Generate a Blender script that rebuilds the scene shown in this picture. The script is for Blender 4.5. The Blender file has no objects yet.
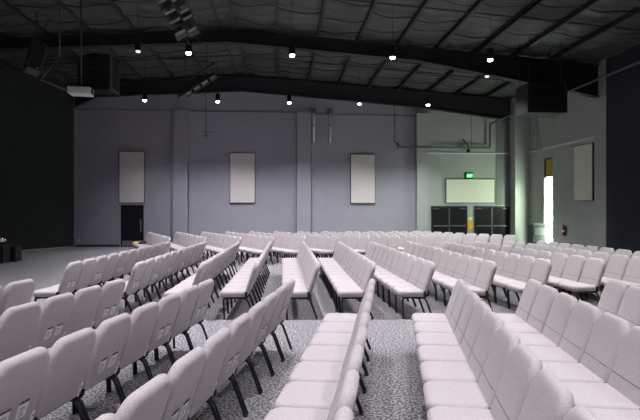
import bpy, bmesh, math, random
from mathutils import Vector, Matrix
random.seed(7)
SC = bpy.context.scene
COL = SC.collection
PI = math.pi
R = math.radians

# ------------------------------------------------------------------ camera
F, CX, CY, H = 505.0, 320.0, 210.0, 1.8
YAW = R(4.2)
SN, CS = math.sin(YAW), math.cos(YAW)
cd = bpy.data.cameras.new('camera'); cam = bpy.data.objects.new('camera', cd); COL.objects.link(cam)
cd.sensor_width = 36.0; cd.lens = 36.0 * F / 640.0; cd.clip_end = 200
cam.location = (0, 0, H); cam.rotation_euler = (PI / 2, 0, -YAW)
SC.camera = cam

def room(xc, zc, z=0.0):                 # camera-plan coordinates to the room's own axes
    return Vector((zc * SN + xc * CS, zc * CS - xc * SN, z))

def at_height(px, py, z):                # where a photo point lies if it is at height z
    zc = F * (H - z) / (py - CY)
    return room((px - CX) * zc / F, zc, z)

def on_y(px, y):                         # room x of photo column px on the plane y
    k = (px - CX) / F
    zc = y / (CS - k * SN)
    return zc * SN + k * zc * CS

def on_y_z(px, py, y):
    k = (px - CX) / F
    zc = y / (CS - k * SN)
    return H + (CY - py) * zc / F

def project(p):
    zc = p.x * SN + p.y * CS
    xc = p.x * CS - p.y * SN
    if zc < 0.15: return None
    return CX + F * xc / zc, CY - F * (p.z - H) / zc

# ------------------------------------------------------------------ materials
def new_mat(name):
    m = bpy.data.materials.new(name); m.use_nodes = True
    nt = m.node_tree; b = nt.nodes['Principled BSDF']
    return m, nt, b

def coords(nt, scale=None):
    tc = nt.nodes.new('ShaderNodeTexCoord')
    return tc.outputs['Object']

def plain(name, col, rough=0.6, metal=0.0, noise=0.06, scale=8.0, bump=0.0, bscale=60.0, spec=0.5):
    m, nt, b = new_mat(name)
    b.inputs['Roughness'].default_value = rough
    b.inputs['Metallic'].default_value = metal
    b.inputs['Specular IOR Level'].default_value = spec
    co = coords(nt)
    n = nt.nodes.new('ShaderNodeTexNoise'); n.inputs['Scale'].default_value = scale; n.inputs['Detail'].default_value = 4
    nt.links.new(co, n.inputs['Vector'])
    cr = nt.nodes.new('ShaderNodeValToRGB')
    cr.color_ramp.elements[0].position = 0.3; cr.color_ramp.elements[1].position = 0.7
    cr.color_ramp.elements[0].color = tuple(c * (1 - noise) for c in col) + (1,)
    cr.color_ramp.elements[1].color = tuple(min(1, c * (1 + noise)) for c in col) + (1,)
    nt.links.new(n.outputs['Fac'], cr.inputs['Fac'])
    nt.links.new(cr.outputs['Color'], b.inputs['Base Color'])
    if bump:
        n2 = nt.nodes.new('ShaderNodeTexNoise'); n2.inputs['Scale'].default_value = bscale
        nt.links.new(co, n2.inputs['Vector'])
        bp = nt.nodes.new('ShaderNodeBump'); bp.inputs['Strength'].default_value = bump; bp.inputs['Distance'].default_value = 0.01
        nt.links.new(n2.outputs['Fac'], bp.inputs['Height']); nt.links.new(bp.outputs['Normal'], b.inputs['Normal'])
    return m

def glow(name, col, strength):
    m, nt, b = new_mat(name)
    b.inputs['Base Color'].default_value = col + (1,)
    b.inputs['Emission Color'].default_value = col + (1,)
    b.inputs['Emission Strength'].default_value = strength
    return m

def fabric():
    m, nt, b = new_mat('cream_weave')
    b.inputs['Roughness'].default_value = 0.95; b.inputs['Specular IOR Level'].default_value = 0.15
    b.inputs['Sheen Weight'].default_value = 0.15
    co = coords(nt)
    n = nt.nodes.new('ShaderNodeTexNoise'); n.inputs['Scale'].default_value = 170; n.inputs['Detail'].default_value = 3
    nt.links.new(co, n.inputs['Vector'])
    cr = nt.nodes.new('ShaderNodeValToRGB')
    cr.color_ramp.elements[0].position = 0.35; cr.color_ramp.elements[1].position = 0.65
    cr.color_ramp.elements[0].color = (0.415, 0.373, 0.382, 1); cr.color_ramp.elements[1].color = (0.59, 0.53, 0.543, 1)
    nt.links.new(n.outputs['Fac'], cr.inputs['Fac']); nt.links.new(cr.outputs['Color'], b.inputs['Base Color'])
    bp = nt.nodes.new('ShaderNodeBump'); bp.inputs['Strength'].default_value = 0.25; bp.inputs['Distance'].default_value = 0.004
    nt.links.new(n.outputs['Fac'], bp.inputs['Height']); nt.links.new(bp.outputs['Normal'], b.inputs['Normal'])
    return m

def carpet():
    m, nt, b = new_mat('speckled_carpet')
    b.inputs['Roughness'].default_value = 1.0; b.inputs['Specular IOR Level'].default_value = 0.1
    co = coords(nt)
    mp = nt.nodes.new('ShaderNodeMapping'); nt.links.new(co, mp.inputs['Vector'])
    mp.inputs['Rotation'].default_value = (0, 0, 0.4)
    v = nt.nodes.new('ShaderNodeTexNoise'); v.inputs['Scale'].default_value = 38; v.inputs['Detail'].default_value = 5; v.inputs['Roughness'].default_value = 0.75
    nt.links.new(mp.outputs['Vector'], v.inputs['Vector'])
    cr = nt.nodes.new('ShaderNodeValToRGB')
    e = cr.color_ramp.elements
    e[0].position = 0.40; e[0].color = (0.05, 0.048, 0.056, 1)
    e[1].position = 0.60; e[1].color = (0.60, 0.575, 0.60, 1)
    k = e.new(0.49); k.color = (0.19, 0.18, 0.193, 1)
    nt.links.new(v.outputs['Fac'], cr.inputs['Fac']); nt.links.new(cr.outputs['Color'], b.inputs['Base Color'])
    bp = nt.nodes.new('ShaderNodeBump'); bp.inputs['Strength'].default_value = 0.4; bp.inputs['Distance'].default_value = 0.006
    nt.links.new(v.outputs['Fac'], bp.inputs['Height']); nt.links.new(bp.outputs['Normal'], b.inputs['Normal'])
    return m

def insulation():                        # sagging dark roof blanket
    m, nt, b = new_mat('roof_blanket')
    b.inputs['Roughness'].default_value = 0.55
    co = coords(nt)
    mp = nt.nodes.new('ShaderNodeMapping'); mp.inputs['Scale'].default_value = (0.5, 1.6, 1)
    nt.links.new(co, mp.inputs['Vector'])
    n = nt.nodes.new('ShaderNodeTexNoise'); n.inputs['Scale'].default_value = 1.6; n.inputs['Detail'].default_value = 5
    nt.links.new(mp.outputs['Vector'], n.inputs['Vector'])
    cr = nt.nodes.new('ShaderNodeValToRGB')
    cr.color_ramp.elements[0].position = 0.3; cr.color_ramp.elements[1].position = 0.7
    cr.color_ramp.elements[0].color = (0.052, 0.052, 0.051, 1); cr.color_ramp.elements[1].color = (0.092, 0.092, 0.088, 1)
    nt.links.new(n.outputs['Fac'], cr.inputs['Fac']); nt.links.new(cr.outputs['Color'], b.inputs['Base Color'])
    bp = nt.nodes.new('ShaderNodeBump'); bp.inputs['Strength'].default_value = 0.9; bp.inputs['Distance'].default_value = 0.25
    nt.links.new(n.outputs['Fac'], bp.inputs['Height']); nt.links.new(bp.outputs['Normal'], b.inputs['Normal'])
    return m

def sheet_glass(name, tint, gloss=0.06):
    m = bpy.data.materials.new(name); m.use_nodes = True
    nt = m.node_tree; nt.nodes.remove(nt.nodes['Principled BSDF'])
    tr = nt.nodes.new('ShaderNodeBsdfTransparent'); tr.inputs['Color'].default_value = tint + (1,)
    gl = nt.nodes.new('ShaderNodeBsdfGlossy'); gl.inputs['Roughness'].default_value = 0.02
    mx = nt.nodes.new('ShaderNodeMixShader'); mx.inputs['Fac'].default_value = gloss
    nt.links.new(tr.outputs[0], mx.inputs[1]); nt.links.new(gl.outputs[0], mx.inputs[2])
    nt.links.new(mx.outputs[0], nt.nodes['Material Output'].inputs['Surface'])
    return m

M = dict(
    fabric=fabric(), carpet=carpet(), roof=insulation(), glass=sheet_glass('window_glass', (.93, 1.0, .94)), amber=sheet_glass('amber_pane', (.05, .04, .018)),
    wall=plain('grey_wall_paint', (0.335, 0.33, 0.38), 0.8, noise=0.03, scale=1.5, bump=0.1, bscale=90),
    litwall=plain('grey_wall_paint_daylit', (0.41, 0.43, 0.405), 0.8, noise=0.03, scale=1.5, bump=0.1, bscale=90),  # wall grey made paler and greener for the daylight on this side
    stagewall=plain('black_green_wall_paint', (0.022, 0.028, 0.026), 0.9, noise=0.12, scale=2),
    navy=plain('navy_wall_paint', (0.030, 0.032, 0.048), 0.9, noise=0.08, scale=2),
    trim=plain('grey_trim_paint', (0.13, 0.13, 0.15), 0.7),
    palerail=plain('pale_rail_paint', (0.78, 0.79, 0.76), 0.6),
    joint=plain('joint_sealant', (0.19, 0.19, 0.21), 0.8),
    stripgrey=plain('dark_grey_green', (0.20, 0.215, 0.21), 0.8, noise=0.1, scale=1.2),
    base=plain('dark_baseboard', (0.05, 0.05, 0.06), 0.7),
    steel=plain('dark_steel_paint', (0.018, 0.018, 0.021), 0.6, noise=0.15, scale=3),
    purlin=plain('dark_purlin_paint', (0.022, 0.022, 0.023), 0.55, noise=0.1, scale=3),
    black=plain('black_metal', (0.012, 0.012, 0.014), 0.4),
    seam=plain('seam_thread', (0.16, 0.13, 0.14), 0.9),
    leg=plain('black_tube_enamel', (0.010, 0.010, 0.012), 0.35),
    blackmatte=plain('black_matte', (0.016, 0.016, 0.019), 0.85),
    door=plain('black_door_paint', (0.010, 0.010, 0.014), 0.6, spec=0.2),
    doorglass=plain('dark_door_panel', (0.010, 0.013, 0.013), 0.6, spec=0.15),
    brass=plain('brass', (0.55, 0.46, 0.28), 0.3, 1.0),
    grey=plain('grey_metal', (0.22, 0.22, 0.23), 0.45, 0.4),
    midgrey=plain('mid_grey_paint', (0.10, 0.10, 0.11), 0.5),
    kick=plain('steel_plate', (0.30, 0.30, 0.28), 0.4, 0.6),
    panel=plain('beige_acoustic_cloth', (0.68, 0.635, 0.615), 0.95, noise=0.02, bump=0.1, bscale=150),
    panelw=plain('cream_acoustic_cloth', (0.80, 0.79, 0.66), 0.95, noise=0.02, bump=0.1, bscale=150),
    white=plain('white_plastic', (0.75, 0.75, 0.75), 0.5),
    card=plain('white_card', (0.88, 0.88, 0.88), 0.6),
    ink=plain('dark_print', (0.05, 0.05, 0.08), 0.7),
    pale=plain('pale_pipe_paint', (0.85, 0.85, 0.80), 0.5),
    red=plain('red_enamel', (0.45, 0.02, 0.02), 0.35),
    orange=plain('amber_notice_paper', (0.85, 0.42, 0.04), 0.6),
    navycloth=plain('navy_cloth', (0.02, 0.022, 0.055), 0.95, bump=0.4, bscale=30),
    yellowcloth=plain('yellow_cloth', (0.62, 0.48, 0.22), 0.95, bump=0.4, bscale=30),
    bin=plain('grey_green_sheet_metal', (0.10, 0.115, 0.11), 0.5, 0.3),
    lens=glow('lamp_lens', (1.0, 0.95, 0.93), 30.0),
    dimlens=glow('weak_lamp_lens', (1.0, 0.96, 0.9), 1.0),
    green=glow('green_sign_light', (0.04, 0.85, 0.18), 1.0),
    signwhite=glow('sign_letter_light', (0.9, 1.0, 0.9), 1.2),
    chrome=plain('chrome', (0.8, 0.8, 0.82), 0.12, 1.0),
    kerb=plain('grey_concrete', (0.3, 0.3, 0.28), 0.9),
)

# ------------------------------------------------------------------ mesh helpers
def box(bm, x0, x1, y0, y1, z0, z1, mat=None, bev=0.0, mi=0):
    r = bmesh.ops.create_cube(bm, size=1.0)
    vs = r['verts']
    bmesh.ops.scale(bm, vec=(x1 - x0, y1 - y0, z1 - z0), verts=vs)
    bmesh.ops.translate(bm, vec=((x0 + x1) / 2, (y0 + y1) / 2, (z0 + z1) / 2), verts=vs)
    fs = set(f for v in vs for f in v.link_faces)
    for f in fs: f.material_index = mi
    if bev:
        es = list(set(e for v in vs for e in v.link_edges))
        g = bmesh.ops.bevel(bm, geom=es, offset=bev, segments=2, affect='EDGES', profile=0.6)
        vs = list(set(v for f in g['faces'] for v in f.verts) | set(v for v in vs if v.is_valid))
        for f in g['faces']: f.material_index = mi
    if mat is not None:
        bmesh.ops.transform(bm, matrix=mat, verts=vs)
    return vs

def tube(bm, pts, r, seg=8, mi=0):
    pts = [Vector(p) for p in pts]
    rings = []
    up = Vector((0.13, 0.21, 0.97))
    for i, p in enumerate(pts):
        if i == 0: t = pts[1] - pts[0]
        elif i == len(pts) - 1: t = pts[-1] - pts[-2]
        else: t = (pts[i + 1] - p).normalized() + (p - pts[i - 1]).normalized()
        t.normalize()
        a = t.cross(up)
        if a.length < 0.2: a = t.cross(Vector((1, 0.1, 0)))
        a.normalize(); b = t.cross(a)
        rr = r[i] if isinstance(r, (list, tuple)) else r
        rings.append([bm.verts.new(p + (a * math.cos(2 * PI * k / seg) + b * math.sin(2 * PI * k / seg)) * rr) for k in range(seg)])
    for i in range(len(rings) - 1):
        for k in range(seg):
            f = bm.faces.new((rings[i][k], rings[i][(k + 1) % seg], rings[i + 1][(k + 1) % seg], rings[i + 1][k]))
            f.smooth = True; f.material_index = mi
    for ring in (rings[0], rings[-1]):
        f = bm.faces.new(ring); f.material_index = mi

def bend(pts, rad=0.05, n=4):            # rounds the inner corners of a path
    pts = [Vector(p) for p in pts]; out = [pts[0]]
    for i in range(1, len(pts) - 1):
        a, p, b = pts[i - 1], pts[i], pts[i + 1]
        p0 = p + (a - p).normalized() * rad; p1 = p + (b - p).normalized() * rad
        for k in range(n + 1):
            t = k / n
            out.append(p0 * (1 - t) ** 2 + p * 2 * t * (1 - t) + p1 * t * t)
    out.append(pts[-1]); return out

def rounded(x0, x1, y0, y1, radii, n=6, crown=0.0):   # gives outlines inset by d, anticlockwise from lower left; radii bl, br, tr, tl
    def at(d):
        out = []
        X0, X1, Y0, Y1 = x0 + d, x1 - d, y0 + d, y1 - d
        for (px, py, a0, r0) in ((X0, Y0, PI, radii[0]), (X1, Y0, 1.5 * PI, radii[1]), (X1, Y1, 0, radii[2]), (X0, Y1, 0.5 * PI, radii[3])):
            r = max(r0 - d * .6, .006)
            ox = px + (r if px == X0 else -r); oy = py + (r if py == Y0 else -r)
            for k in range(n + 1):
                t = a0 + 0.5 * PI * k / n
                out.append(Vector((ox + r * math.cos(t), oy + r * math.sin(t))))
        if crown:
            w = (X1 - X0) / 2; xm = (X0 + X1) / 2; hh = Y1 - Y0
            for p in out:
                q = max(0, (p.y - Y0) / hh); p.y += crown * q ** 3 * (1 - ((p.x - xm) / w) ** 2)
        return out
    return at

def pad(bm, outline, n0, n1, prof_front, prof_back, M3, bulge=0.0):
    """A cushion over an outline; n0..n1 is its thickness axis; the profiles are lists of (inset, 0..1)."""
    mid = (n0 + n1) / 2
    rings = []
    for d, q in reversed(prof_back): rings.append([(p, mid + (n0 - mid) * q) for p in outline(d)])
    rings.append([(p, mid) for p in outline(0)])
    for d, q in prof_front: rings.append([(p, mid + (n1 - mid) * q) for p in outline(d)])
    base = outline(prof_front[-1][0]); N = len(base)
    c = Vector((0, 0))
    for p in base: c += p
    c /= N
    for q in (0.75, 0.45):
        rings.append([(c + (p - c) * q, n1 + bulge * (1 - q * q)) for p in base])
    vr = [[bm.verts.new(M3 @ Vector((p.x, p.y, z))) for p, z in ring] for ring in rings]
    for i in range(len(vr) - 1):
        for k in range(N):
            f = bm.faces.new((vr[i][k], vr[i][(k + 1) % N], vr[i + 1][(k + 1) % N], vr[i + 1][k])); f.smooth = True
    f = bm.faces.new(vr[0][::-1]); f.smooth = True
    f = bm.faces.new(vr[-1]); f.smooth = True

def prism(bm, poly, axis, a0, a1, mi=0):  # poly of 2-D points extruded along 'x','y' or 'z'
    def mk(p, a):
        if axis == 'y': return (p[0], a, p[1])
        if axis == 'x': return (a, p[0], p[1])
        return (p[0], p[1], a)
    v0 = [bm.verts.new(mk(p, a0)) for p in poly]; v1 = [bm.verts.new(mk(p, a1)) for p in poly]
    n = len(poly)
    fs = [bm.faces.new(v0), bm.faces.new(v1[::-1])]
    for i in range(n): fs.append(bm.faces.new((v0[i], v1[i], v1[(i + 1) % n], v0[(i + 1) % n])))
    for f in fs: f.material_index = mi

def disc(bm, c, r, axis, h, seg=20, mi=0, r2=None):   # short cylinder / cone from c along axis
    c = Vector(c); ax = Vector(axis).normalized()
    r2 = r if r2 is None else r2
    tube(bm, [c, c + ax * h], [r, r2], seg, mi)

def obj(name, bm, mats, parent=None):
    bmesh.ops.recalc_face_normals(bm, faces=bm.faces)
    me = bpy.data.meshes.new(name); bm.to_mesh(me); bm.free()
    for m in (mats if isinstance(mats, (list, tuple)) else [mats]): me.materials.append(m)
    o = bpy.data.objects.new(name, me); COL.objects.link(o)
    if parent: o.parent = parent
    return o

def tag(o, label, cat, group=None, kind=None):
    o['label'] = label; o['category'] = cat
    if group: o['group'] = group
    if kind: o['kind'] = kind
    return o

def thing(name, label, cat, loc=(0, 0, 0), rz=0.0, group=None, rot=None):
    o = bpy.data.objects.new(name, None); COL.objects.link(o); o.empty_display_size = 0.1
    o.location = loc; o.rotation_euler = rot if rot else (0, 0, rz)
    return tag(o, label, cat, group)

def part(name, parent, mat, fn, label=None):
    bm = bmesh.new(); fn(bm); o = obj(name, bm, mat, parent)
    if label: o['label'] = label
    return o

def structure(name, mat, fn, label=None):
    bm = bmesh.new(); fn(bm); o = obj(name, bm, mat); o['kind'] = 'structure'
    if label: o['label'] = label
    return o

# ------------------------------------------------------------------ the hall
YW = 25.4            # far wall
XR = 12.5            # right wall
XL = -16.5           # left wall
YB = -5.0            # wall behind the camera
XRIDGE = -2.0
ZRIDGE = 8.62        # underside of roof at ridge
PITCH = 0.072
def roof_z(x): return ZRIDGE - abs(x - XRIDGE) * PITCH

structure('floor', M['carpet'], lambda b: box(b, XL - .2, XR + .2, YB - .2, YW + .2, -0.2, 0),
          'grey speckled carpet over the whole hall')

def far_wall(b):
    prism(b, [(-16.7, 0), (XR + .2, 0), (XR + .2, roof_z(XR + .2)), (XRIDGE, ZRIDGE), (-16.7, roof_z(-16.7))], 'y', YW, YW + 0.2)
structure('wall_back', M['wall'], far_wall, 'grey far wall')
structure('wall_rear', M['navy'], lambda b: prism(b, [(-16.7, 0), (XR + .2, 0), (XR + .2, roof_z(XR + .2)), (XRIDGE, ZRIDGE), (-16.7, roof_z(-16.7))], 'y', YB - .2, YB))
# window opening in the right wall
WY0, WY1, WZ0, WZ1 = 22.62, 23.40, 0.05, 4.28
def right_wall(b):
    zt = roof_z(XR)
    box(b, XR, XR + .1, 18.2, WY0, 0, zt); box(b, XR, XR + .1, WY1, YW + .2, 0, zt)
    box(b, XR, XR + .1, WY0, WY1, WZ1, zt); box(b, XR, XR + .1, WY0, WY1, 0, WZ0)
structure('wall_right', M['litwall'], right_wall, 'grey right wall around the tall window, daylight in its colour')
structure('wall_right_near', M['navy'], lambda b: box(b, XR - .29, XR + .2, YB, 18.28, 0, roof_z(XR)), 'dark navy stretch of the right wall')
structure('wall_left', M['stagewall'], lambda b: box(b, XL - .2, XL, YB, 13.4, 0, roof_z(XL)))
SA, SB = Vector((-10.15, YW)), Vector((XL, 13.3))
def stage_wall(b):
    d = (SB - SA).normalized(); n = Vector((d.y, -d.x)) * .2
    if n.x > 0: n = -n
    p = [SA, SB, SB + n, SA + n]
    vb = [b.verts.new((q.x, q.y, 0)) for q in p]; vt = [b.verts.new((q.x, q.y, roof_z(q.x))) for q in p]
    b.faces.new(vb); b.faces.new(vt)
    for i in range(4): b.faces.new((vb[i], vb[(i + 1) % 4], vt[(i + 1) % 4], vt[i]))
structure('wall_stage', M['stagewall'], stage_wall, 'near-black angled wall behind the stage floor')

def ceiling(b):                           # sagging blanket between purlins, creased across
    pur = 1.5
    N = int((XR - XL + .4) / 0.25); ny = 260
    cols = []
    for i in range(N + 1):
        x = XL - .2 + (XR - XL + .4) * i / N
        u = (x - XRIDGE - .28) / pur; bay = math.floor(u)
        s = abs(math.sin(PI * u))
        rb = random.Random(bay); ph = rb.uniform(0, 3)
        col = []
        for j in range(ny + 1):
            y = YB - .2 + (YW - YB + .4) * j / ny
            t = y / 1.25 + ph + .16 * math.sin(2.2 * y + ph) + .22 * (u - bay - .5) ** 2 * math.sin(3 * y)
            pil = abs(math.sin(PI * t)) ** .6
            sag = s ** .7 * (.03 + .11 * pil)
            col.append(b.verts.new((x, y, roof_z(x) - sag)))
        cols.append(col)
    for i in range(N):
        for j in range(ny):
            f = b.faces.new((cols[i][j], cols[i + 1][j], cols[i + 1][j + 1], cols[i][j + 1])); f.smooth = True
    box(b, XL - .4, XR + .4, YB - .4, YW + .4, ZRIDGE + .1, ZRIDGE + .3)
structure('ceiling', M['roof'], ceiling, 'dark insulated underside of the pitched roof')

# purlins: long dark roof beams running away from the camera
px_list = [XRIDGE - .28 - 1.5 * k for k in range(9)] + [XRIDGE + .28 + 1.5 * k for k in range(9)]
for i, x in enumerate(px_list):
    if x > XR - .1 or x < XL: continue
    def pf(b, x=x):
        z = roof_z(x) - .01
        box(b, x - .035, x + .035, YB, YW, z - .2, z)
        box(b, x - .035, x + .07, YB, YW, z - .2, z - .185)
    o = structure('trim_%d' % (10 + i), M['purlin'], pf, 'dark roof purlin')

for i, yy in enumerate((21.9, 15.2, 8.2)):
    structure('trim_%d' % (70 + i), M['purlin'], lambda b: tube(b, [(XL, yy, roof_z(XL) - .17), (XRIDGE, yy, ZRIDGE - .17), (XR, yy, roof_z(XR) - .17)], .022, 6), 'thin dark brace line across the roof')
def crease_shade(b):  # dark tubes standing in for the shade in the blanket's creases
    rb = random.Random(11)
    xs = sorted(px_list)
    for xa, xb in zip(xs[:-1], xs[1:]):
        if xa < -12 or xb > XR + .5 or xb - xa < 1: continue
        y = 6.0 + rb.uniform(0, 1)
        while y < YW - .5:
            k1, k2, dz = rb.uniform(-.25, .25), rb.uniform(-.12, .12), rb.uniform(.04, .10)
            pts = []
            for i in range(9):
                u = i / 8; x = xa + .05 + (min(xb, XR - .05) - xa - .1) * u
                pts.append((x, y + k1 * (u - .5) + k2 * math.sin(2 * PI * u), roof_z(x) - .15 - dz * math.sin(PI * u)))
            tube(b, pts, rb.uniform(.012, .022), 5)
            y += rb.uniform(.8, 1.7)
structure('trim_80', M['purlin'], crease_shade, 'dark lines shaped as the shade in roof blanket creases')
# rigid frames: tapered rafters
def rafter(b, y, zr, zl_end, xr_end, zr_end, knee_x, w=.2, left_end=XL, right=XR, left_knee=None):
    top = lambda x: roof_z(x) - .2
    lo_kr = zr - (knee_x - XRIDGE) * 0.074
    poly = [(left_end, zl_end), (left_knee or -10.0, zr - abs((left_knee or -10.0) - XRIDGE) * .055), (XRIDGE, zr), (knee_x, lo_kr), (xr_end, zr_end),
            (xr_end, top(xr_end)), (XRIDGE, top(XRIDGE)), (left_end, top(left_end))]
    web = poly
    prism(b, web, 'y', y - .02, y + .02)
    lower = poly[:5]
    for i in range(4):
        (xa, za), (xb, zb) = lower[i], lower[i + 1]
        prism(b, [(xa, za), (xb, zb), (xb, zb + .03), (xa, za + .03)], 'y', y - w / 2, y + w / 2)
    up = poly[5:]
    for i in range(2):
        (xa, za), (xb, zb) = up[i], up[i + 1]
        prism(b, [(xa, za), (xb, zb), (xb, zb - .03), (xa, za - .03)], 'y', y - w / 2, y + w / 2)
YF1, YF2 = 18.7, YW - .28
structure('trim_1', M['steel'], lambda b: rafter(b, YF1, 7.92, 6.7, XR - .35, 6.15, 5.0, .3), 'deep dark steel rafter across the hall')
structure('trim_2', M['steel'], lambda b: rafter(b, YF2, 7.66, 6.75, 11.6, 6.4, 6.6, .25, left_end=-10.0, left_knee=-9.0), 'dark steel rafter against the far wall')
structure('trim_3', M['steel'], lambda b: rafter(b, 11.6, 7.92, 6.7, XR - .35, 6.15, 5.0, .3))

# pilasters on the far wall
for i, (pa, pb, nm) in enumerate(((173, 187, 'wall'), (297, 311, 'wall'), (417, 428.5, 'litwall'))):
    xa, xb = on_y(pa, YW - .22), on_y(pb, YW - .22)
    structure('trim_%d' % (40 + i), M[nm], lambda b: box(b, xa, xb, YW - .22, YW, 0, 6.72), 'grey flat pilaster on the far wall')
# stretch of wall round the double doors, window light put into its grey
xd0 = on_y(428.5, YW - .03)
structure('wall_door_bay', M['litwall'], lambda b: box(b, xd0, 11.75, YW - .03, YW, 0, 7.0), 'grey wall stretch with the double doors, lightened for daylight')
# corner pier beside the window
structure('trim_45', M['litwall'], lambda b: box(b, 11.72, XR, 24.75, YW, 0, roof_z(XR) - .05), 'pale corner pier lit by the window')
# wall column at the frame
structure('trim_46', M['litwall'], lambda b: box(b, XR - .3, XR, 18.28, 18.98, 0, roof_z(XR) - .01), 'grey wall column by the navy wall')
for i, (pa, sgn) in enumerate(((173, -1), (187, 1), (297, -1), (311, 1), (417, -1))):
    xx = on_y(pa, YW - .22) + sgn * .03
    structure('trim_%d' % (60 + i), M['joint'], lambda b: box(b, xx - .018, xx + .018, YW - .012, YW, .11, 6.7), 'dark joint beside a pilaster')
structure('trim_47', M['stripgrey'], lambda b: box(b, 10.98, 11.68, YW - .06, YW - .031, 2.06, 6.5), 'darker grey strip above the right double door')  # thin strip, darker than the wall beside it
# rails and seams
def seam(name, xa, xb, z, mat, y=YW, h=.035, d=.03, label=None):
    structure(name, M[mat], lambda b: box(b, xa, xb, y - d, y, z - h / 2, z + h / 2), label)
XP = [on_y(p, YW - .22) for p in (173, 187, 297, 311, 417, 428.5)]
seam('trim_50', -10.1, XP[0], 6.72, 'trim'); seam('trim_51', XP[1], XP[2], 6.70, 'trim')
seam('trim_52', XP[3], XP[4], 6.62, 'trim')
seam('trim_53', XP[5], 11.75, 4.72, 'palerail', YW - .03, .05, .05, 'pale rail above the double doors')
structure('trim_54', M['palerail'], lambda b: box(b, XR - .05, XR, 19.0, 24.73, 4.70, 4.77), 'pale rail along the right wall')
structure('baseboard_back', M['base'], lambda b: [box(b, -10.1, on_y(120.3, YW), YW - .02, YW, 0, .11), box(b, on_y(144.7, YW), XP[0], YW - .02, YW, 0, .11),
          box(b, XP[1], XP[2], YW - .02, YW, 0, .11), box(b, XP[3], XP[4], YW - .02, YW, 0, .11)])
structure('baseboard_stage', M['kerb'], lambda b: tube(b, [(SA.x + .1, SA.y - .15, .035), (SB.x + .1, SB.y - .1, .035)], .03, 6))
structure('baseboard_right', M['base'], lambda b: [box(b, XR - .02, XR, 19.3, WY0 - .05, 0, .11)])

# ------------------------------------------------------------------ windows and doors
wn = bpy.data.objects.new('window_1', None); COL.objects.link(wn); wn.location = (XR, (WY0 + WY1) / 2, 0); wn['kind'] = 'structure'
wn['label'] = 'tall narrow bright window in the right wall'
def wl(b, y0, y1, z0, z1, x0=.02, x1=.09): box(b, x0, x1, y0 - wn.location.y, y1 - wn.location.y, z0, z1)
def wframe(b):
    wl(b, WY0, WY0 + .04, WZ0, WZ1); wl(b, WY1 - .04, WY1, WZ0, WZ1); wl(b, WY0 + .04, WY1 - .04, WZ1 - .1, WZ1); wl(b, WY0 + .04, WY1 - .04, WZ0, WZ0 + .06)
    wl(b, WY0 + .04, WY1 - .04, 3.36, 3.42)
part('window_frame', wn, M['midgrey'], wframe)
part('pane', wn, M['glass'], lambda b: wl(b, WY0 + .04, WY1 - .04, WZ0 + .06, 3.36, .06, .07))
part('transom_pane', wn, M['amber'], lambda b: wl(b, WY0 + .04, WY1 - .04, 3.42, WZ1 - .1, .06, .07), 'amber upper pane')

def leaf(parent, x0, x1, zt, y, hinge_left=True, handle='bar', kick=False):
    dl = part('door_leaf', parent, M['door'], lambda b: box(b, x0 + .008, x1 - .008, y - .05, y - .005, .01, zt - .01, bev=.004))
    hx = (x1 - .08) if hinge_left else (x0 + .08)
    return dl, hx

# single door at left
x0, x1 = on_y(121, YW), on_y(144, YW)
d1 = bpy.data.objects.new('door_1', None); COL.objects.link(d1); d1['kind'] = 'structure'; d1['label'] = 'black single door left on the far wall'
d1.location = ((x0 + x1) / 2, YW, 0)
w = (x1 - x0) / 2
def lo(fn): return fn
part('door_frame', d1, M['wall'], lambda b: [box(b, -w - .06, -w, -.05, -.002, 0, 2.12), box(b, w, w + .06, -.05, -.002, 0, 2.12), box(b, -w, w, -.05, -.002, 2.05, 2.12)])
dl = part('door_leaf', d1, M['door'], lambda b: box(b, -w + .005, w - .005, -.045, -.004, .01, 2.045, bev=.004))
part('handle_plate', dl, M['brass'], lambda b: [box(b, w - .19, w - .1, -.055, -.045, .72, 1.35, bev=.003), tube(b, bend([(w - .145, -.055, 1.25), (w - .145, -.11, 1.25), (w - .145, -.11, .86), (w - .145, -.055, .86)], .03), .014, 8)], 'brass handle plate')
part('kick_plate', dl, M['kick'], lambda b: box(b, -w + .06, w - .06, -.05, -.044, .05, .29), 'dull steel kick plate')

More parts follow.
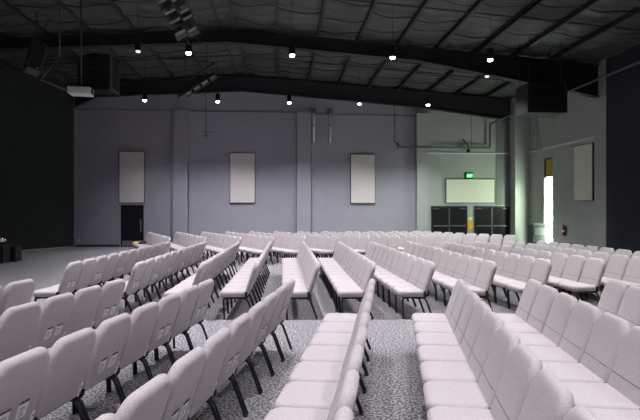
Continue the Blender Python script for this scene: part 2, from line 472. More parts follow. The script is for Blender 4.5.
# double doors at right
for n, (pa, pb) in enumerate(((431, 467), (474, 511))):
    yd = YW - .03
    x0, x1 = on_y(pa, yd), on_y(pb, yd)
    if n: x1 = min(x1, 11.7)
    xm, w = (x0 + x1) / 2, (x1 - x0) / 2
    d = bpy.data.objects.new('door_%d' % (n + 2), None); COL.objects.link(d); d['kind'] = 'structure'; d.location = (xm, yd, 0)
    d['label'] = ('black double door left of the orange notice', 'black double door right of the orange notice')[n]
    part('door_frame', d, M['black'], lambda b: [box(b, -w, -w + .05, -.06, -.002, 0, 2.0), box(b, w - .05, w, -.06, -.002, 0, 2.0), box(b, -w + .05, w - .05, -.06, -.002, 1.95, 2.0)])
    for s in (-1, 1):
        a0, a1 = (-w + .055, -.006) if s < 0 else (.006, w - .055)
        lf = part('door_leaf', d, M['door'], lambda b: box(b, a0, a1, -.05, -.004, .01, 1.945, bev=.004))
        part('door_panel', lf, M['doorglass'], lambda b: box(b, a0 + .12, a1 - .12, -.056, -.048, .3, 1.75, bev=.003))
        part('push_bar', lf, M['midgrey'], lambda b: [box(b, a0 + .06, a1 - .06, -.11, -.07, .95, 1.02, bev=.008), box(b, a0 + .06, a0 + .12, -.075, -.048, .94, 1.03), box(b, a1 - .12, a1 - .06, -.075, -.048, .94, 1.03)], 'grey push bar')
        part('door_closer', lf, M['midgrey'], lambda b: [box(b, (a0 if s < 0 else a1 - .34), (a0 + .34 if s < 0 else a1), -.1, -.05, 1.84, 1.9, bev=.006), tube(b, [((a0 + a1) / 2, -.09, 1.89), ((a0 + a1) / 2 + .1, -.14, 1.9), ((a0 + a1) / 2 + .22, -.07, 1.92)], .009, 6)], 'grey door closer')
        part('edge_strip', lf, M['midgrey'], lambda b: box(b, (a1 - .03 if s < 0 else a0), (a1 if s < 0 else a0 + .03), -.056, -.049, .05, 1.9), 'grey edge strip')

# ------------------------------------------------------------------ things on the walls
def wall_panel(xa, xb, za, zb, mat, label, y=YW, group='acoustic panels'):
    t = thing('acoustic_panel', label, 'panel', ((xa + xb) / 2, y, za), 0, group)
    w, h = (xb - xa) / 2, zb - za
    part('cloth_face', t, mat, lambda b: box(b, -w + .02, w - .02, -.10, -.012, .02, h - .02, bev=.012))
    part('frame', t, M['blackmatte'], lambda b: [box(b, -w, -w + .018, -.085, -.003, 0, h), box(b, w - .018, w, -.085, -.003, 0, h), box(b, -w + .018, w - .018, -.085, -.003, 0, .018), box(b, -w + .018, w - .018, -.085, -.003, h - .018, h), box(b, -w + .018, w - .018, -.011, -.003, .018, h - .018)])
    return t
for pa, pb, ya, yb, lab in ((119.5, 145, 151.5, 203, 'tall beige acoustic panel above the single black door'),
                            (230, 255.3, 153, 203, 'tall beige acoustic panel midway between two grey pilasters'),
                            (350.3, 375, 154.3, 203.3, 'tall beige acoustic panel right of the two pale wall pipes')):
    wall_panel(on_y(pa, YW), on_y(pb, YW), on_y_z(pa, yb, YW), on_y_z(pa, ya, YW), M['panel'], lab)
yd = YW - .03
wall_panel(on_y(445.5, yd), on_y(494, yd), on_y_z(470, 203, yd), on_y_z(470, 179, yd), M['panelw'], 'wide cream acoustic panel under the green exit sign', yd)
t = thing('acoustic_panel', 'tall cream acoustic panel on the right wall beyond the extinguisher', 'panel', (XR, 20.12, 2.18), -PI / 2, 'acoustic panels')
part('cloth_face', t, M['panelw'], lambda b: box(b, -.62, .62, -.085, -.012, .02, 2.32, bev=.012))
part('frame', t, M['blackmatte'], lambda b: [box(b, -.645, -.625, -.06, -.003, 0, 2.34), box(b, .625, .645, -.06, -.003, 0, 2.34), box(b, -.625, .625, -.06, -.003, 0, .018), box(b, -.625, .625, -.06, -.003, 2.322, 2.34), box(b, -.625, .625, -.011, -.003, .018, 2.322)])

# exit sign
xe = on_y(468.7, yd); ze = on_y_z(468, 178.5, yd)
t = thing('exit_sign', 'small lit green exit sign above the wide cream panel', 'sign', (xe, yd, ze))
part('housing', t, M['black'], lambda b: box(b, -.19, .19, -.07, -.003, 0, .30, bev=.008))
part('lit_face', t, M['green'], lambda b: box(b, -.13, .165, -.077, -.069, .045, .245))
def exit_letters(b):
    tc = bpy.data.curves.new('letters', 'FONT'); tc.body = 'EXIT'; tc.size = .15; tc.align_x = 'CENTER'; tc.extrude = .003
    to = bpy.data.objects.new('letters', tc); COL.objects.link(to)
    dg = bpy.context.evaluated_depsgraph_get()
    me = bpy.data.meshes.new_from_object(to.evaluated_get(dg))
    me.transform(Matrix.Translation((.018, -.082, .09)) @ Matrix.Rotation(PI / 2, 4, 'X'))
    b.from_mesh(me); bpy.data.objects.remove(to); bpy.data.meshes.remove(me); bpy.data.curves.remove(tc)
part('lettering', t, M['signwhite'], exit_letters, 'white lettering EXIT')

# notices on the pier between the double doors
xa, xb = on_y(467.6, yd), on_y(473.6, yd)
o = part('notice', None, M['orange'], lambda b: box(b, xa, xb, yd - .02, yd - .002, on_y_z(470, 229, yd), on_y_z(470, 221, yd), bev=.003)); tag(o, 'orange notice on the pier between the double doors', 'notice')
o = part('notice', None, M['white'], lambda b: box(b, xa + .04, xb - .06, yd - .015, yd - .002, on_y_z(470, 220.3, yd), on_y_z(470, 217, yd), bev=.003)); tag(o, 'small white notice above the orange one between doors', 'notice')

# outlet at left
t = thing('wall_outlet', 'small white wall outlet left of the single door', 'outlet', (on_y(78.5, YW), YW, .24))
part('cover_plate', t, M['white'], lambda b: box(b, -.055, .055, -.014, -.002, 0, .14, bev=.003))
part('socket', t, M['midgrey'], lambda b: [box(b, -.018, .018, -.018, -.013, .025, .06), box(b, -.018, .018, -.018, -.013, .08, .115)])

# extinguisher
ye = 21.5
t = thing('fire_extinguisher', 'red fire extinguisher hung on the right wall', 'extinguisher', (XR, ye, .68), -PI / 2)
part('cylinder', t, M['red'], lambda b: tube(b, [(0, -.1, 0), (0, -.1, .02), (0, -.1, .33), (0, -.1, .37), (0, -.1, .40)], [.07, .08, .08, .055, .025], 16))
part('label_band', t, M['white'], lambda b: tube(b, [(0, -.1, .14), (0, -.1, .25)], .0815, 16), 'white label band')
part('valve', t, M['black'], lambda b: [box(b, -.02, .02, -.13, -.07, .39, .45, bev=.005), box(b, -.012, .012, -.2, -.07, .45, .47, bev=.003)])
part('hose', t, M['black'], lambda b: tube(b, bend([(.02, -.1, .43), (.11, -.1, .42), (.11, -.1, .1)], .05), .012, 8))
part('bracket', t, M['grey'], lambda b: box(b, -.03, .03, -.03, -.003, .1, .42, bev=.003))

# bin / cabinet by the window
t = thing('metal_bin', 'tall grey metal bin at the foot of the window pier', 'bin', (12.05, 23.22, 0))
part('body', t, M['bin'], lambda b: box(b, -.33, .33, -.26, .26, .03, 1.05, bev=.02))
part('lid', t, M['bin'], lambda b: [box(b, -.345, .345, -.275, .275, 1.06, 1.13, bev=.015), box(b, -.2, .2, -.15, .15, 1.13, 1.15, bev=.008)])
part('door_flap', t, M['grey'], lambda b: box(b, -.25, .25, -.275, -.255, .62, .95, bev=.008))
part('plinth', t, M['black'], lambda b: box(b, -.31, .31, -.24, .24, 0, .04))

# two pale wall pipes
for k, p in enumerate((313.7, 330.0)):
    x = on_y(p, YW - .15)
    t = thing('wall_pipe', ('pale vertical wall pipe beside the middle pilaster', 'pale vertical wall pipe second from the middle pilaster')[k], 'pipe', (x, YW, on_y_z(p, 143, YW - .12)), 0, 'pale pipes high on the far wall')
    part('pipe', t, M['pale'], lambda b: tube(b, bend([(0, -.005, .07), (0, -.14, .07), (0, -.14, 1.55)], .07), .06, 12))
    part('hood', t, M['midgrey'], lambda b: box(b, -.16, .10, -.24, -.005, 1.5, 1.72, bev=.01))
    part('clip', t, M['grey'], lambda b: box(b, -.075, .075, -.205, -.005, .85, .9))

# sprinkler / conduit pipe: along the door bay, up, then towards the camera along the roof
yp = YW - .22
zA, zB = on_y_z(450, 147.5, yp), on_y_z(490, 124, yp)
xq = on_y(490, yp)
t = thing('sprinkler_pipe', 'black pipe running above the double doors and along roof', 'pipe', (xq, yp, zA))
def spr(b):
    tube(b, bend([(on_y(397.5, yp) - xq, 0, on_y_z(398, 143, yp) - zA), (on_y(399.5, yp) - xq, 0, 0), (0, 0, 0), (0, 0, zB - zA), (0, 5.0 - yp, zB - zA)], .09), .045, 8)
part('pipe', t, M['midgrey'], spr)
xs = on_y(468.5, yp) - xq
part('sprinkler_head', t, M['black'], lambda b: [tube(b, [(xs, 0, 0), (xs, 0, -.1), (xs, 0, -.16), (xs, 0, -.26)], [.03, .06, .13, .02], 10)])
part('hanger_rod', t, M['black'], lambda b: tube(b, [(xs + .15, 0, .02), (xs + .15, 0, 2.0)], .012, 6))
part('side_branch', t, M['black'], lambda b: tube(b, [(xs + .02, -.02, .03), (xs - .32, -.05, .42)], .035, 6))
xq2 = on_y(394.7, yp)
o = part('conduit', None, M['black'], lambda b: tube(b, bend([(xq2, yp, 7.3), (xq2, yp, on_y_z(395, 143, yp)), (xq2 + .13, yp, on_y_z(395, 143, yp) - .0), (xq2 + .13, yp, on_y_z(395, 150, yp))], .05), .018, 6)); tag(o, 'thin black conduit dropping down to the pipe over doors', 'conduit')

# ------------------------------------------------------------------ overhead equipment
def hang(px, py, zc):                     # room point of a photo point at camera depth zc
    q = room((px - CX) * zc / F, zc); q.z = H + (CY - py) * zc / F; return q

def rod_up(b, x, y, z, base, r=.012):
    zt = roof_z(base.x + x) - .02 - base.z
    tube(b, [(x, y, z), (x, y, zt)], r, 6)

# projector
q = hang(81, 95, 12.0)
t = thing('projector', 'white projector hanging on a long ceiling pole', 'projector', q, 0.12)
part('body', t, M['white'], lambda b: box(b, -.25, .25, -.2, .2, 0, .16, bev=.02))
part('lens', t, M['black'], lambda b: [tube(b, [(.249, -.08, .08), (.285, -.08, .08)], .055, 16)])
part('vent_panel', t, M['midgrey'], lambda b: [box(b, .247, .256, .0, .16, .03, .12)])
part('mount', t, M['black'], lambda b: [box(b, -.1, .1, -.1, .1, .161, .19, bev=.005), tube(b, [(0, 0, .19), (0, 0, roof_z(q.x) - q.z - .02)], .02, 8)])

# tilted loudspeaker
q = hang(32, 72, 15.5)
t = thing('loudspeaker', 'tall black loudspeaker hung tilted over the stage', 'speaker', q, rot=(R(-14), R(14), R(38)))
part('cabinet', t, M['midgrey'], lambda b: box(b, -.2, .2, -.18, .2, 0, 1.05, bev=.02))
part('grille', t, M['steel'], lambda b: box(b, -.18, .18, -.2, -.178, .03, 1.02, bev=.01))
part('badge', t, M['white'], lambda b: box(b, .06, .10, -.208, -.199, .06, .10), 'small white badge')
part('hanging_bracket', t, M['black'], lambda b: [tube(b, [(0, .1, 1.04), (.15, .1, 2.2)], .012, 6), tube(b, [(0, .1, 1.04), (-.25, .1, 2.2)], .012, 6)])

# boom arm
def boom(b):
    a = [hang(p, y, 15.0) for p, y in ((59.5, 55.5), (41, 80), (66, 90))]
    tube(b, a, .035, 8); tube(b, [a[0], Vector((a[0].x, a[0].y, roof_z(a[0].x) - .19))], .02, 6)
o = part('boom_arm', None, M['midgrey'], boom); tag(o, 'bent dark grey boom arm beside the tilted loudspeaker', 'bracket')

# large dark boxes (air units)
def air_unit(px0, px1, py0, py1, zc, label, depth, frame):
    q = hang((px0 + px1) / 2, py1, zc); w = (px1 - px0) * zc / F / 2; h = (py1 - py0) * zc / F
    t = thing('air_unit', label, 'air unit', q, 0, 'hanging air units')
    part('casing', t, M['blackmatte'], lambda b: box(b, -w, w, -depth / 2, depth / 2, 0, h, bev=.02))
    part('louvre', t, M['black'], lambda b: [box(b, -w + .08, w - .08, -depth / 2 - .03, -depth / 2 - .001, .12 + i * (h - .2) / 7, .16 + i * (h - .2) / 7) for i in range(7)])
    part('flange', t, M[frame], lambda b: [box(b, w - .02, w + .05, -depth / 2 - .05, depth / 2, 0, .07), box(b, w - .02, w + .05, -depth / 2 - .05, depth / 2, h - .07, h), box(b, w - .02, w + .05, -depth / 2 - .05, -depth / 2 + .05, .07, h - .07), box(b, w - .02, w + .05, depth / 2 - .07, depth / 2, .07, h - .07)], )
    part('hanger', t, M['black'], lambda b: [rod_up(b, sx * (w - .1), sy * (depth / 2 - .1), h - .01, q) for sx in (-1, 1) for sy in (-1, 1)])
    return t
air_unit(83, 114, 53, 92, 21.0, 'large black air unit hanging above the single door side', 1.0, 'midgrey')
air_unit(521, 559, 86, 115, 17.9, 'large black air unit hanging high in the right corner', .9, 'blackmatte')

# wire trapeze hanger in the corner
q = hang(536, 150, 23.4)
t = thing('wire_hanger', 'black wire trapeze hanging beside the window pier', 'hanger', q)
part('wires', t, M['black'], lambda b: [tube(b, [(0, 0, roof_z(q.x) - q.z), (0, 0, 1.3), (-.25, 0, 0)], .010, 6), tube(b, [(.06, 0, roof_z(q.x) - q.z), (.06, 0, 1.3), (.25, 0, 0)], .010, 6), tube(b, [(.03, -.02, 1.3), (.03, -.05, 0)], .008, 6)])
part('crossbar', t, M['black'], lambda b: tube(b, [(-.29, 0, 0), (.29, 0, 0)], .02, 8))

# thin hanging microphone rod
q = hang(206, 137, 20.5)
t = thing('hanging_microphone', 'thin black rod with crossbar hanging before far wall', 'microphone', q)
part('rod', t, M['black'], lambda b: tube(b, [(0, 0, .1), (0, 0, roof_z(q.x) - q.z)], .011, 6))
part('crossbar', t, M['black'], lambda b: tube(b, [(-.14, 0, .22), (.3, 0, .22)], .009, 6))
part('capsule', t, M['black'], lambda b: tube(b, [(0, 0, 0), (0, 0, .03), (0, 0, .1), (0, 0, .13)], [.015, .03, .03, .012], 8))

# stage lights
ORD = ['first', 'second', 'third', 'fourth', 'fifth', 'sixth', 'seventh', 'eighth', 'ninth', 'tenth', 'eleventh', 'twelfth', 'thirteenth']
ZL = 12.5
pa, pb = hang(158, -14, ZL), hang(193, 42, ZL)
def ladder(b):
    dirv = (pb - pa).normalized(); side = room(1, 0) * .0
    for off in (-.12, .17):
        o = room(off, 0.0); o = Vector((o.x, o.y, 0)) + Vector((0, .16, 0))
        tube(b, [pa + o, pb + o], .022, 8)
    for k in range(7):
        p = pa.lerp(pb, k / 6) + Vector((0, .16, 0))
        tube(b, [p + room(-.12, 0), p + room(.17, 0)], .014, 6)
    tube(b, [pa + Vector((0, .16, 0)), Vector((pa.x, pa.y + .16, roof_z(pa.x) - .19))], .016, 6)
o = part('lighting_ladder', None, M['black'], ladder); tag(o, 'black hanging ladder carrying the upper rows of stage lights', 'lighting rig')
k = 0
LAB = [(r, s) for r in ('topmost', 'second', 'third', 'lowest') for s in ('left', 'right')]
for (px, py), (rw, sd) in zip(((164, 2.8), (178, .8), (171.5, 13.5), (185.8, 12.6), (176, 22.7), (189, 19.3), (181.3, 34.5), (193, 31.5)), LAB):
    q = hang(px, py, ZL)
    t = thing('stage_light', '%s stage light in the %s row on the hanging ladder' % (sd, rw), 'stage light', q, group='stage lights on the hanging ladder', rot=(R(-25), R(-27), YAW * -1))
    wd = .15 if sd == 'left' else .13
    part('housing', t, M['black'], lambda b: box(b, -wd, wd, -.06, .10, -.045, .045, bev=.01))
    part('lens_panel', t, M['pale'], lambda b: [box(b, -wd + .01, wd - .01, -.075, -.061, -.04, -.004, bev=.004), box(b, -wd + .01, wd - .01, -.075, -.061, .004, .04, bev=.004)], 'grey lens panel')
    part('yoke', t, M['black'], lambda b: [box(b, -wd - .018, -wd - .003, -.02, .16, -.02, .02), box(b, wd + .003, wd + .018, -.02, .16, -.02, .02), box(b, -wd - .018, wd + .018, .145, .16, -.02, .02)])
    part('knob', t, M['chrome'], lambda b: tube(b, [(wd + .018, 0, 0), (wd + .05, 0, 0)], .014, 8), 'shiny knob')

ZL2 = 19.0
ba, bb = hang(178, 97, ZL2), hang(214, 73, ZL2)
o = part('lighting_bar', None, M['black'], lambda b: [tube(b, [ba, bb], .035, 8), tube(b, [ba + Vector((0, .1, .42)), bb + Vector((0, .1, .42))], .03, 8)] +
         [tube(b, [ba.lerp(bb, i / 6), ba.lerp(bb, (i + .5) / 6) + Vector((0, .1, .42)), ba.lerp(bb, (i + 1) / 6)], .015, 6) for i in range(6)] +
         [tube(b, [ba.lerp(bb, u) + Vector((0, .1, .42)), Vector((ba.lerp(bb, u).x, ba.y + .1, roof_z(ba.lerp(bb, u).x) - .19))], .012, 6) for u in (.2, .8)])
tag(o, 'black lattice lighting bar hanging slanted by the left pilaster', 'lighting rig')
NM = ['lowest', 'second lowest', 'second highest', 'highest']
for i in range(4):
    p = ba.lerp(bb, .24 + .22 * i) + Vector((.12, -.12, -.12))
    t = thing('batten_light', '%s pale-faced light along the slanted lattice bar' % NM[i], 'stage light', p, group='lights on the slanted bar', rot=(R(-15), R(-33), 0))
    part('housing', t, M['black'], lambda b: box(b, -.14, .14, -.05, .08, -.06, .06, bev=.01))
    part('lens_panel', t, M['pale'], lambda b: box(b, -.12, .12, -.06, -.051, -.04, .045, bev=.004), 'pale lens panel')
    part('clamp', t, M['black'], lambda b: box(b, -.03, .03, .02, .12, .055, .15))

# ------------------------------------------------------------------ pendant lamps
def pendant_proto():
    t = thing('pendant_lamp', '', 'lamp', (0, 0, 6.5), 0, 'pendant lamps')
    part('can', t, M['black'], lambda b: tube(b, [(0, 0, .02), (0, 0, .05), (0, 0, .32), (0, 0, .38)], [.10, .105, .105, .05], 16))
    part('lens', t, M['lens'], lambda b: tube(b, [(0, 0, .03), (0, 0, -.012), (0, 0, -.035), (0, 0, -.045)], [.075, .075, .055, .02], 16))
    part('stem', t, M['black'], lambda b: tube(b, [(0, 0, .37), (0, 0, 1.0)], .012, 6))
    return t
P0 = None
used = False
def add_lamp(x, y, z, label, power, col, weak=False):
    global P0
    if P0 is None: P0 = pendant_proto(); root = P0; kids = list(P0.children)
    else:
        root = P0.copy(); COL.objects.link(root); kids = []
        for c in list(P0.children):
            d = c.copy(); COL.objects.link(d); d.parent = root; kids.append(d)
    root.location = (x, y, z); root['label'] = label
    for d in kids:
        if d.name.startswith('stem'):
            bm = bmesh.new(); tube(bm, [(0, 0, .37), (0, 0, roof_z(x) - z - .01)], .006, 6)
            me = bpy.data.meshes.new('stem'); bm.to_mesh(me); bm.free(); me.materials.append(M['black']); d.data = me
        if weak and d.name.startswith('lens'):
            me = d.data.copy(); me.materials.clear(); me.materials.append(M['dimlens']); d.data = me
    if power:
        ld = bpy.data.lights.new('lamp_beam', 'SPOT'); ld.energy = power; ld.color = col; ld.spot_size = R(104 if y < 20 else 114); ld.spot_blend = 1.0; ld.shadow_soft_size = .06
        lo_ = bpy.data.objects.new('lamp_beam', ld); COL.objects.link(lo_); lo_.parent = root; lo_.location = (0, 0, -.12)
PW = 620
def tint(k): return {-2: (.93, .92, 1), -1: (.96, .94, 1), 0: (1, .97, .99), 1: (1, 1, .97), 2: (.90, 1, .87)}[max(-2, min(2, k))]
rowlab = {22.2: 'far row', 15.4: 'nearer row'}
for y, ks in ((22.2, (-2, -1, 0, 1, 2)), (15.4, (-1, 0, 1, 2)), (8.6, (-2, -1, 0, 1, 2)), (2.0, (-2, -1, 0, 1, 2))):
    for i, k_ in enumerate(ks):
        if y in rowlab: lab = 'lit black pendant lamp, %s from left in the %s of lamps' % (ORD[i], rowlab[y])
        else: lab = 'lit black pendant lamp, %s from left, %s' % (ORD[i], 'over the middle chairs' if y > 5 else 'over the nearest chairs')
        add_lamp(.28 + 3.1 * k_, y, 6.5, lab, PW * (.42 if y < 5 else 1.2 if y > 20 else 1) * (1.5 if k_ == 2 and y > 12 else 1), tint(k_))
q = hang(138, 51.5, 16.0); add_lamp(q.x, q.y, q.z, 'weakly glowing pendant lamp above the white projector side', 0, None, True)
q = hang(487, 76.5, 18.2); add_lamp(q.x, q.y, q.z, 'small weak pendant lamp under the deep rafter at right', 0, None, True)

# ------------------------------------------------------------------ stage equipment
q = at_height(12, 261.5, 0)
t = thing('speaker_box', 'black box standing on the stage carpet at left edge', 'speaker', q, 0.1)
part('cabinet', t, M['blackmatte'], lambda b: box(b, -.2, .2, -.2, .3, .01, .54, bev=.015))
part('grille', t, M['black'], lambda b: box(b, -.18, .18, -.215, -.199, .03, .52, bev=.005))
part('foot', t, M['black'], lambda b: [box(b, sx * .15 - .02, sx * .15 + .02, sy, sy + .04, 0, .012) for sx in (-1, 1) for sy in (-.17, .2)])
q = at_height(21, 251.3, 0)
t = thing('stage_monitor', 'low black wedge behind the black box by stage wall', 'speaker', q + Vector((.1, -.75, 0)), 0.5)
part('cabinet', t, M['blackmatte'], lambda b: prism(b, [(-.25, 0), (.2, 0), (.2, .25), (.05, .25), (-.25, .1)], 'x', -.25, .25))
part('handle', t, M['black'], lambda b: tube(b, bend([(-.08, .15, .25), (-.08, .15, .29), (.08, .15, .29), (.08, .15, .25)], .02), .01, 6))
q = at_height(-3, 263, 0)
t = thing('equipment_case', 'black equipment case at the left edge of stage floor', 'case', q, 0.1)
part('case_body', t, M['blackmatte'], lambda b: box(b, -.4, .32, -.3, .3, .03, .62, bev=.02))
part('corner', t, M['midgrey'], lambda b: [box(b, .27, .33, sy - .03, sy + .03, zz, zz + .06, bev=.01) for sy in (-.28, .28) for zz in (.03, .56)])
part('caster', t, M['black'], lambda b: [tube(b, [(sx, sy, .04), (sx + .03, sy, .04)], .04, 10) for sx in (-.3, .22) for sy in (-.22, .22)])
q2 = q + Vector((.18, -.05, .62))
t = thing('floor_spotlight', 'small black spotlight with chrome rim atop equipment case', 'spotlight', q2, 0.5)
part('head', t, M['black'], lambda b: tube(b, [(0, .14, .17), (0, .12, .17), (0, -.1, .17), (0, -.12, .17)], [.06, .1, .12, .12], 16))
part('rim', t, M['chrome'], lambda b: tube(b, [(.01, -.12, .17), (.01, -.135, .17), (.01, -.15, .17)], [.10, .1, .06], 16), 'chrome rim')
part('yoke', t, M['black'], lambda b: tube(b, bend([(-.14, 0, .17), (-.14, 0, .012), (.14, 0, .012), (.14, 0, .17)], .03), .012, 8))

# ------------------------------------------------------------------ the chair
PT = 0.542                                # spacing along a row
LEAN = R(19)
BB = Vector((0, -.185, .37))              # lower rear of the back
MB = Matrix.Translation(BB) @ Matrix(((1, 0, 0, 0), (0, -math.sin(LEAN), math.cos(LEAN), 0), (0, math.cos(LEAN), math.sin(LEAN), 0), (0, 0, 0, 1)))
RT_Y = BB.y - .555 * math.sin(LEAN)       # y of the top of the back
def seat_mesh(b):
    M3 = Matrix.Translation((0, 0, 0))
    pad(b, rounded(-.2605, .2605, -.2, .255, (.03, .03, .085, .085), 6, .014), .365, .462,
        [(.004, .4), (.012, .72), (.03, .95), (.06, 1.0)], [(.006, .7), (.015, 1.0)], M3, .014)
def back_mesh(b):
    pad(b, rounded(-.256, .256, 0, .560, (.05, .05, .105, .105), 8, .034), -.026, .056, [(.004, .35), (.012, .68), (.026, .9), (.045, 1.0)], [(.004, .4), (.012, .75), (.024, .95), (.04, 1.0)], MB, .006)
def seam_mesh(b):
    tube(b, [(MB @ Vector((x, .185, z))) for x, z in ((-.25, .030), (-.235, .046), (-.21, .0555), (-.12, .0585), (0, .0595), (.12, .0585), (.21, .0555), (.235, .046), (.25, .030))], .0035, 6)
LX = .247
def frame_mesh(b):
    for s in (-1, 1):
        tube(b, [(s * LX, .19, .352), (s * LX, -.2, .352)], .012, 8)
        tube(b, bend([(s * LX, -.10, .352), (s * LX, -.215, .352), (s * LX * .93, -.212, .46)], .04), .012, 8)
        box(b, s * .2555 - .006, s * .2555 + .006, -.20, -.155, .345, .452)
    tube(b, [(-LX, .16, .352), (LX, .16, .352)], .011, 8)
    tube(b, [(-LX, -.15, .352), (LX, -.15, .352)], .011, 8)
    box(b, -.235, .235, -.16, .20, .356, .371)
def front_leg(s):
    def f(b):
        tube(b, bend([(s * LX, .175, 0.012), (s * LX, .195, .352), (s * LX, .10, .352)], .06, 5), .0155, 8)
        tube(b, [(s * LX, .175, 0), (s * LX, .175, .02)], .018, 8)
    return f
def rear_leg(s):
    def f(b):
        tube(b, bend([(s * LX, -.02, .345), (s * LX, -.19, .345), (s * LX, -.315, .012)], .06, 5), .0155, 8)
        tube(b, [(s * LX, -.317, 0), (s * LX, -.31, .02)], .018, 8)
    return f
def card_mesh(x):
    def f(b):
        for (a0, a1, c0, c1, mi, e) in ((-.045, .045, 0, .12, 0, 0), (-.045, .045, .105, .12, 1, .0012), (-.03, .02, .07, .075, 1, .001), (-.03, .03, .053, .057, 1, .001), (-.03, .010, .036, .040, 1, .001), (-.03, .024, .019, .023, 1, .001)):
            box(b, x + a0, x + a1, .135 + c0, .135 + c1, -.0295 - e, -.0255, MB, 0, mi)
    return f
def pocket_mesh(b):
    box(b, -.13, .17, .115, .124, -.0295, -.0255, MB)
def strap_mesh(b):
    box(b, .215, .243, .02, .13, -.0295, -.0255, MB); box(b, .222, .236, .05, .058, -.0305, -.029, MB, 0, 1); box(b, .222, .236, .09, .1, -.0305, -.029, MB, 0, 1)

chair = thing('stacking_chair', '', 'chair', (0, 0, 0))
part('seat', chair, M['fabric'], seat_mesh)
bk = part('backrest', chair, M['fabric'], back_mesh)
part('seam', bk, M['seam'], seam_mesh, 'dark stitched seam across the front')
part('seat_frame', chair, M['leg'], frame_mesh)
for s in (-1, 1):
    part('leg', chair, M['leg'], front_leg(s)); part('leg', chair, M['leg'], rear_leg(s))
card_a = part('card', bk, [M['card'], M['ink']], card_mesh(-.075), 'white printed card'); card_b = part('card', bk, [M['card'], M['ink']], card_mesh(.09), 'white printed card')
strap = part('strap', bk, [M['card'], M['ink']], strap_mesh, 'small white strap tag')
seam_o = [c for c in bk.children if c.name.startswith('seam')][0]
EXTRA = {'cards': [card_a, card_b], 'strap': [strap]}
alle = [card_a, card_b, strap]
PARTS = [c for c in chair.children]
for e in alle: COL.objects.unlink(e)
first = [True]

CORN = [Vector((sx * .26, sy, z)) for sx in (-1, 1) for sy, z in ((.3, .46), (.3, 0), (RT_Y, .88), (-.3, 0), (-.2, .4))]
def in_frame(loc, rz):
    Mx = Matrix.Translation(loc) @ Matrix.Rotation(rz, 4, 'Z')
    for c in CORN:
        p = project(Mx @ c)
        if p and 0 <= p[0] <= 640 and 0 <= p[1] <= 420: return True
    return False

NCH = [0]
def put_chair(loc, rz, label, group, cards, straps):
    if first[0]:
        root = chair; pr = PARTS; first[0] = False; back = bk
    else:
        root = chair.copy(); COL.objects.link(root); back = None
        for c in PARTS:
            d = c.copy(); COL.objects.link(d); d.parent = root
            if c is bk: back = d
        d = seam_o.copy(); COL.objects.link(d); d.parent = back
    for e in (EXTRA['cards'] if cards else []) + (EXTRA['strap'] if straps else []):
        d = e.copy(); COL.objects.link(d); d.parent = back
    root.location = loc; root.rotation_euler = (0, 0, rz); root['label'] = label; root['group'] = group
    NCH[0] += 1

def row(name, i, near_xz, direction_deg, count, block, endname, group, reverse=False, card_from=None, straps=False, jit=.003, PT=PT):
    """near_xz: camera-plan point of the top back corner of the row's end chair; direction: along the row, away from camera."""
    a = R(direction_deg)
    d = Vector((math.sin(a), math.cos(a))); f = Vector((-math.cos(a), math.sin(a)))
    step = -1 if reverse else 1
    for j in range(count):
        c = Vector(near_xz) + d * (step * (j + .5) * PT) + f * (-RT_Y)
        loc = room(c.x + random.uniform(-jit, jit), c.y, 0)
        rz = math.atan2(d.y, d.x) - YAW + random.uniform(-.012, .012)
        if not in_frame(loc, rz): continue
        has = card_from is not None and j % 2 == card_from
        lab = 'cream chair%s, %s block, %s row from left, %s from its %s' % (' with pocket cards' if has else '', block, ORD[i], ORD[j], endname)
        put_chair(loc, rz, lab, group, has, straps)

# foreground block: rows end at the cross aisle and run back towards the camera
FE = [(-3.66, 6.54), (-2.50, 6.54), (-1.36, 6.54), (-.32, 6.54), (.70, 6.54), (1.82, 6.54), (2.73, 6.54), (3.73, 6.5)]
for i, e in enumerate(FE):
    row('F', i, e, (7.4, 7.1, 7.1, 7.5, 7.6, 8.4, 6.5, 6.5)[i], 11, 'foreground', 'aisle end', 'chairs in the foreground block', True, 0 if i < 4 else None, i < 4, PT=.537 if i < 4 else .528)

def two_end(i, n, fr, block, endname, group, count, **k):
    (nx, nz), (fx, fz) = n, fr
    ang = math.degrees(math.atan2(fx - nx, fz - nz))
    row('M', i, n, ang, count, block, endname, group, **k)
MN = [(-4.13, 8.3), (-3.02, 8.3), (-1.92, 8.2), (-1.03, 8.3), (0.0, 8.3), (.92, 8.3), (1.92, 8.35), (2.98, 8.45), (4.05, 8.75), (5.08, 8.93), (6.0, 9.1), (6.98, 9.3)]
MF = [(-4.20, 14.2), (-3.20, 14.2), (-2.25, 14.2), (-1.37, 14.2), (-.46, 14.3), (.55, 14.3), (1.44, 14.4), (2.49, 14.4), (3.46, 14.5), (4.36, 14.5), (5.36, 14.6), (6.35, 14.6)]
for i in range(12):
    two_end(i, MN[i], MF[i], 'middle', 'near end', 'chairs in the middle block', 11 if i < 8 else 10, card_from=0 if i < 3 else None)

NB = [171, 207, 242, 275, 307, 339, 371, 401, 430, 460, 490, 518]
FB = [147.5, 175.6, 201, 224, 248, 272, 296, 321, 345, 367, 390, 413]
for i in range(12):
    u = i / 11
    zn = 16.1 + 1.4 * u; zf = 20.8 + .6 * u
    n = ((NB[i] - CX) * zn / F, zn); fr = ((FB[i] - CX) * zf / F, zf)
    two_end(i, n, fr, 'far', 'right end', 'chairs in the far block', 9)
print('CHAIRS', NCH[0])
for e in alle: bpy.data.objects.remove(e)

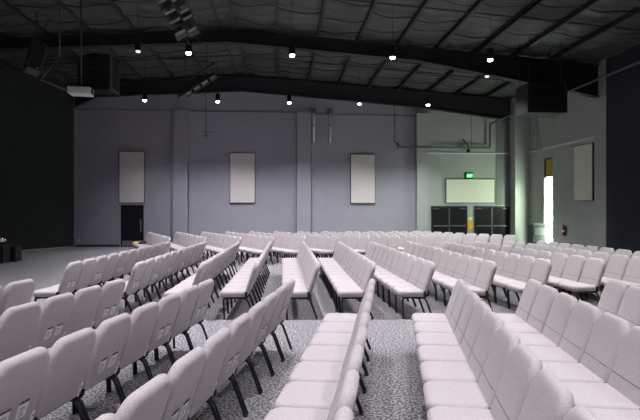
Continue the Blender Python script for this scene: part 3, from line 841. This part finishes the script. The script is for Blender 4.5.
# clothes left on the far-left seats
def cloth(b, w, d, h, seed):
    rnd = random.Random(seed); n = 12
    ph = [rnd.uniform(0, 6) for _ in range(6)]
    top = []
    for i in range(n + 1):
        r_ = []
        for j in range(n + 1):
            u, v = i / n * 2 - 1, j / n * 2 - 1
            e = max(0, 1 - max(abs(u), abs(v)) ** 4)
            wob = 1 + .12 * math.sin(4 * v + ph[0]) ; wob2 = 1 + .12 * math.sin(4 * u + ph[1])
            z = h * (e * (.55 + .3 * math.sin(5 * u + ph[2] + 2 * v) * math.cos(4 * v + ph[3]) + .15 * math.sin(9 * u + ph[4])) + .08)
            r_.append(b.verts.new((u * w / 2 * wob, v * d / 2 * wob2, z)))
        top.append(r_)
    bot = [[b.verts.new((v.co.x, v.co.y, 0)) for v in r_] for r_ in top]
    for i in range(n):
        for j in range(n):
            f = b.faces.new((top[i][j], top[i + 1][j], top[i + 1][j + 1], top[i][j + 1])); f.smooth = True
            b.faces.new((bot[i][j], bot[i][j + 1], bot[i + 1][j + 1], bot[i + 1][j]))
    for i in range(n):
        for (a, c) in (((i, 0), (i + 1, 0)), ((i, n), (i + 1, n)), ((0, i), (0, i + 1)), ((n, i), (n, i + 1))):
            b.faces.new((top[a[0]][a[1]], top[c[0]][c[1]], bot[c[0]][c[1]], bot[a[0]][a[1]]))
CLOTHES = True
if CLOTHES:
    q = at_height(146, 243.6, .475)
    o = part('jacket', None, M['navycloth'], lambda b: cloth(b, .5, .42, .16, 3)); o.location = q; o.rotation_euler = (0, 0, .4); tag(o, 'navy blue jacket lying on far-left chairs by single door', 'jacket')
    q = at_height(138, 243.2, .475)
    o = part('bag', None, M['yellowcloth'], lambda b: cloth(b, .42, .32, .10, 5)); o.location = q; o.rotation_euler = (0, 0, .3); tag(o, 'yellowish cloth bag lying left of the navy jacket', 'bag')

# ------------------------------------------------------------------ daylight
w = bpy.data.worlds.new('outdoors'); SC.world = w; w.use_nodes = True
bg = w.node_tree.nodes['Background']; bg.inputs['Color'].default_value = (0.92, 1.0, 0.89, 1); bg.inputs['Strength'].default_value = 45.0
sd = bpy.data.lights.new('sun', 'SUN'); sd.energy = 14.0; sd.color = (1.0, 1.0, .86); sd.angle = R(24)
so = bpy.data.objects.new('sun', sd); COL.objects.link(so)
dv = Vector((-.55, 1.6, -.3)); so.rotation_euler = dv.to_track_quat('-Z', 'Y').to_euler(); so.location = (20, 18, 8)
pd = bpy.data.lights.new('window_daylight_portal', 'AREA'); pd.shape = 'RECTANGLE'; pd.size = WY1 - WY0; pd.size_y = WZ1 - WZ0; pd.cycles.is_portal = True
po = bpy.data.objects.new('window_daylight_portal', pd); COL.objects.link(po)
po.location = (XR + .10, (WY0 + WY1) / 2, (WZ0 + WZ1) / 2); po.rotation_euler = (PI / 2, 0, PI / 2)
po.rotation_euler = Vector((-1, 0, 0)).to_track_quat('-Z', 'Y').to_euler()

SC.view_settings.view_transform = 'Standard'; SC.view_settings.look = 'None'
SC.view_settings.exposure = -0.2; SC.view_settings.gamma = 1.0; SC.view_settings.use_curve_mapping = False
SC.cycles.use_denoising = True
SC.cycles.max_bounces = 8; SC.cycles.diffuse_bounces = 5
SC.cycles.sample_clamp_indirect = 6.0
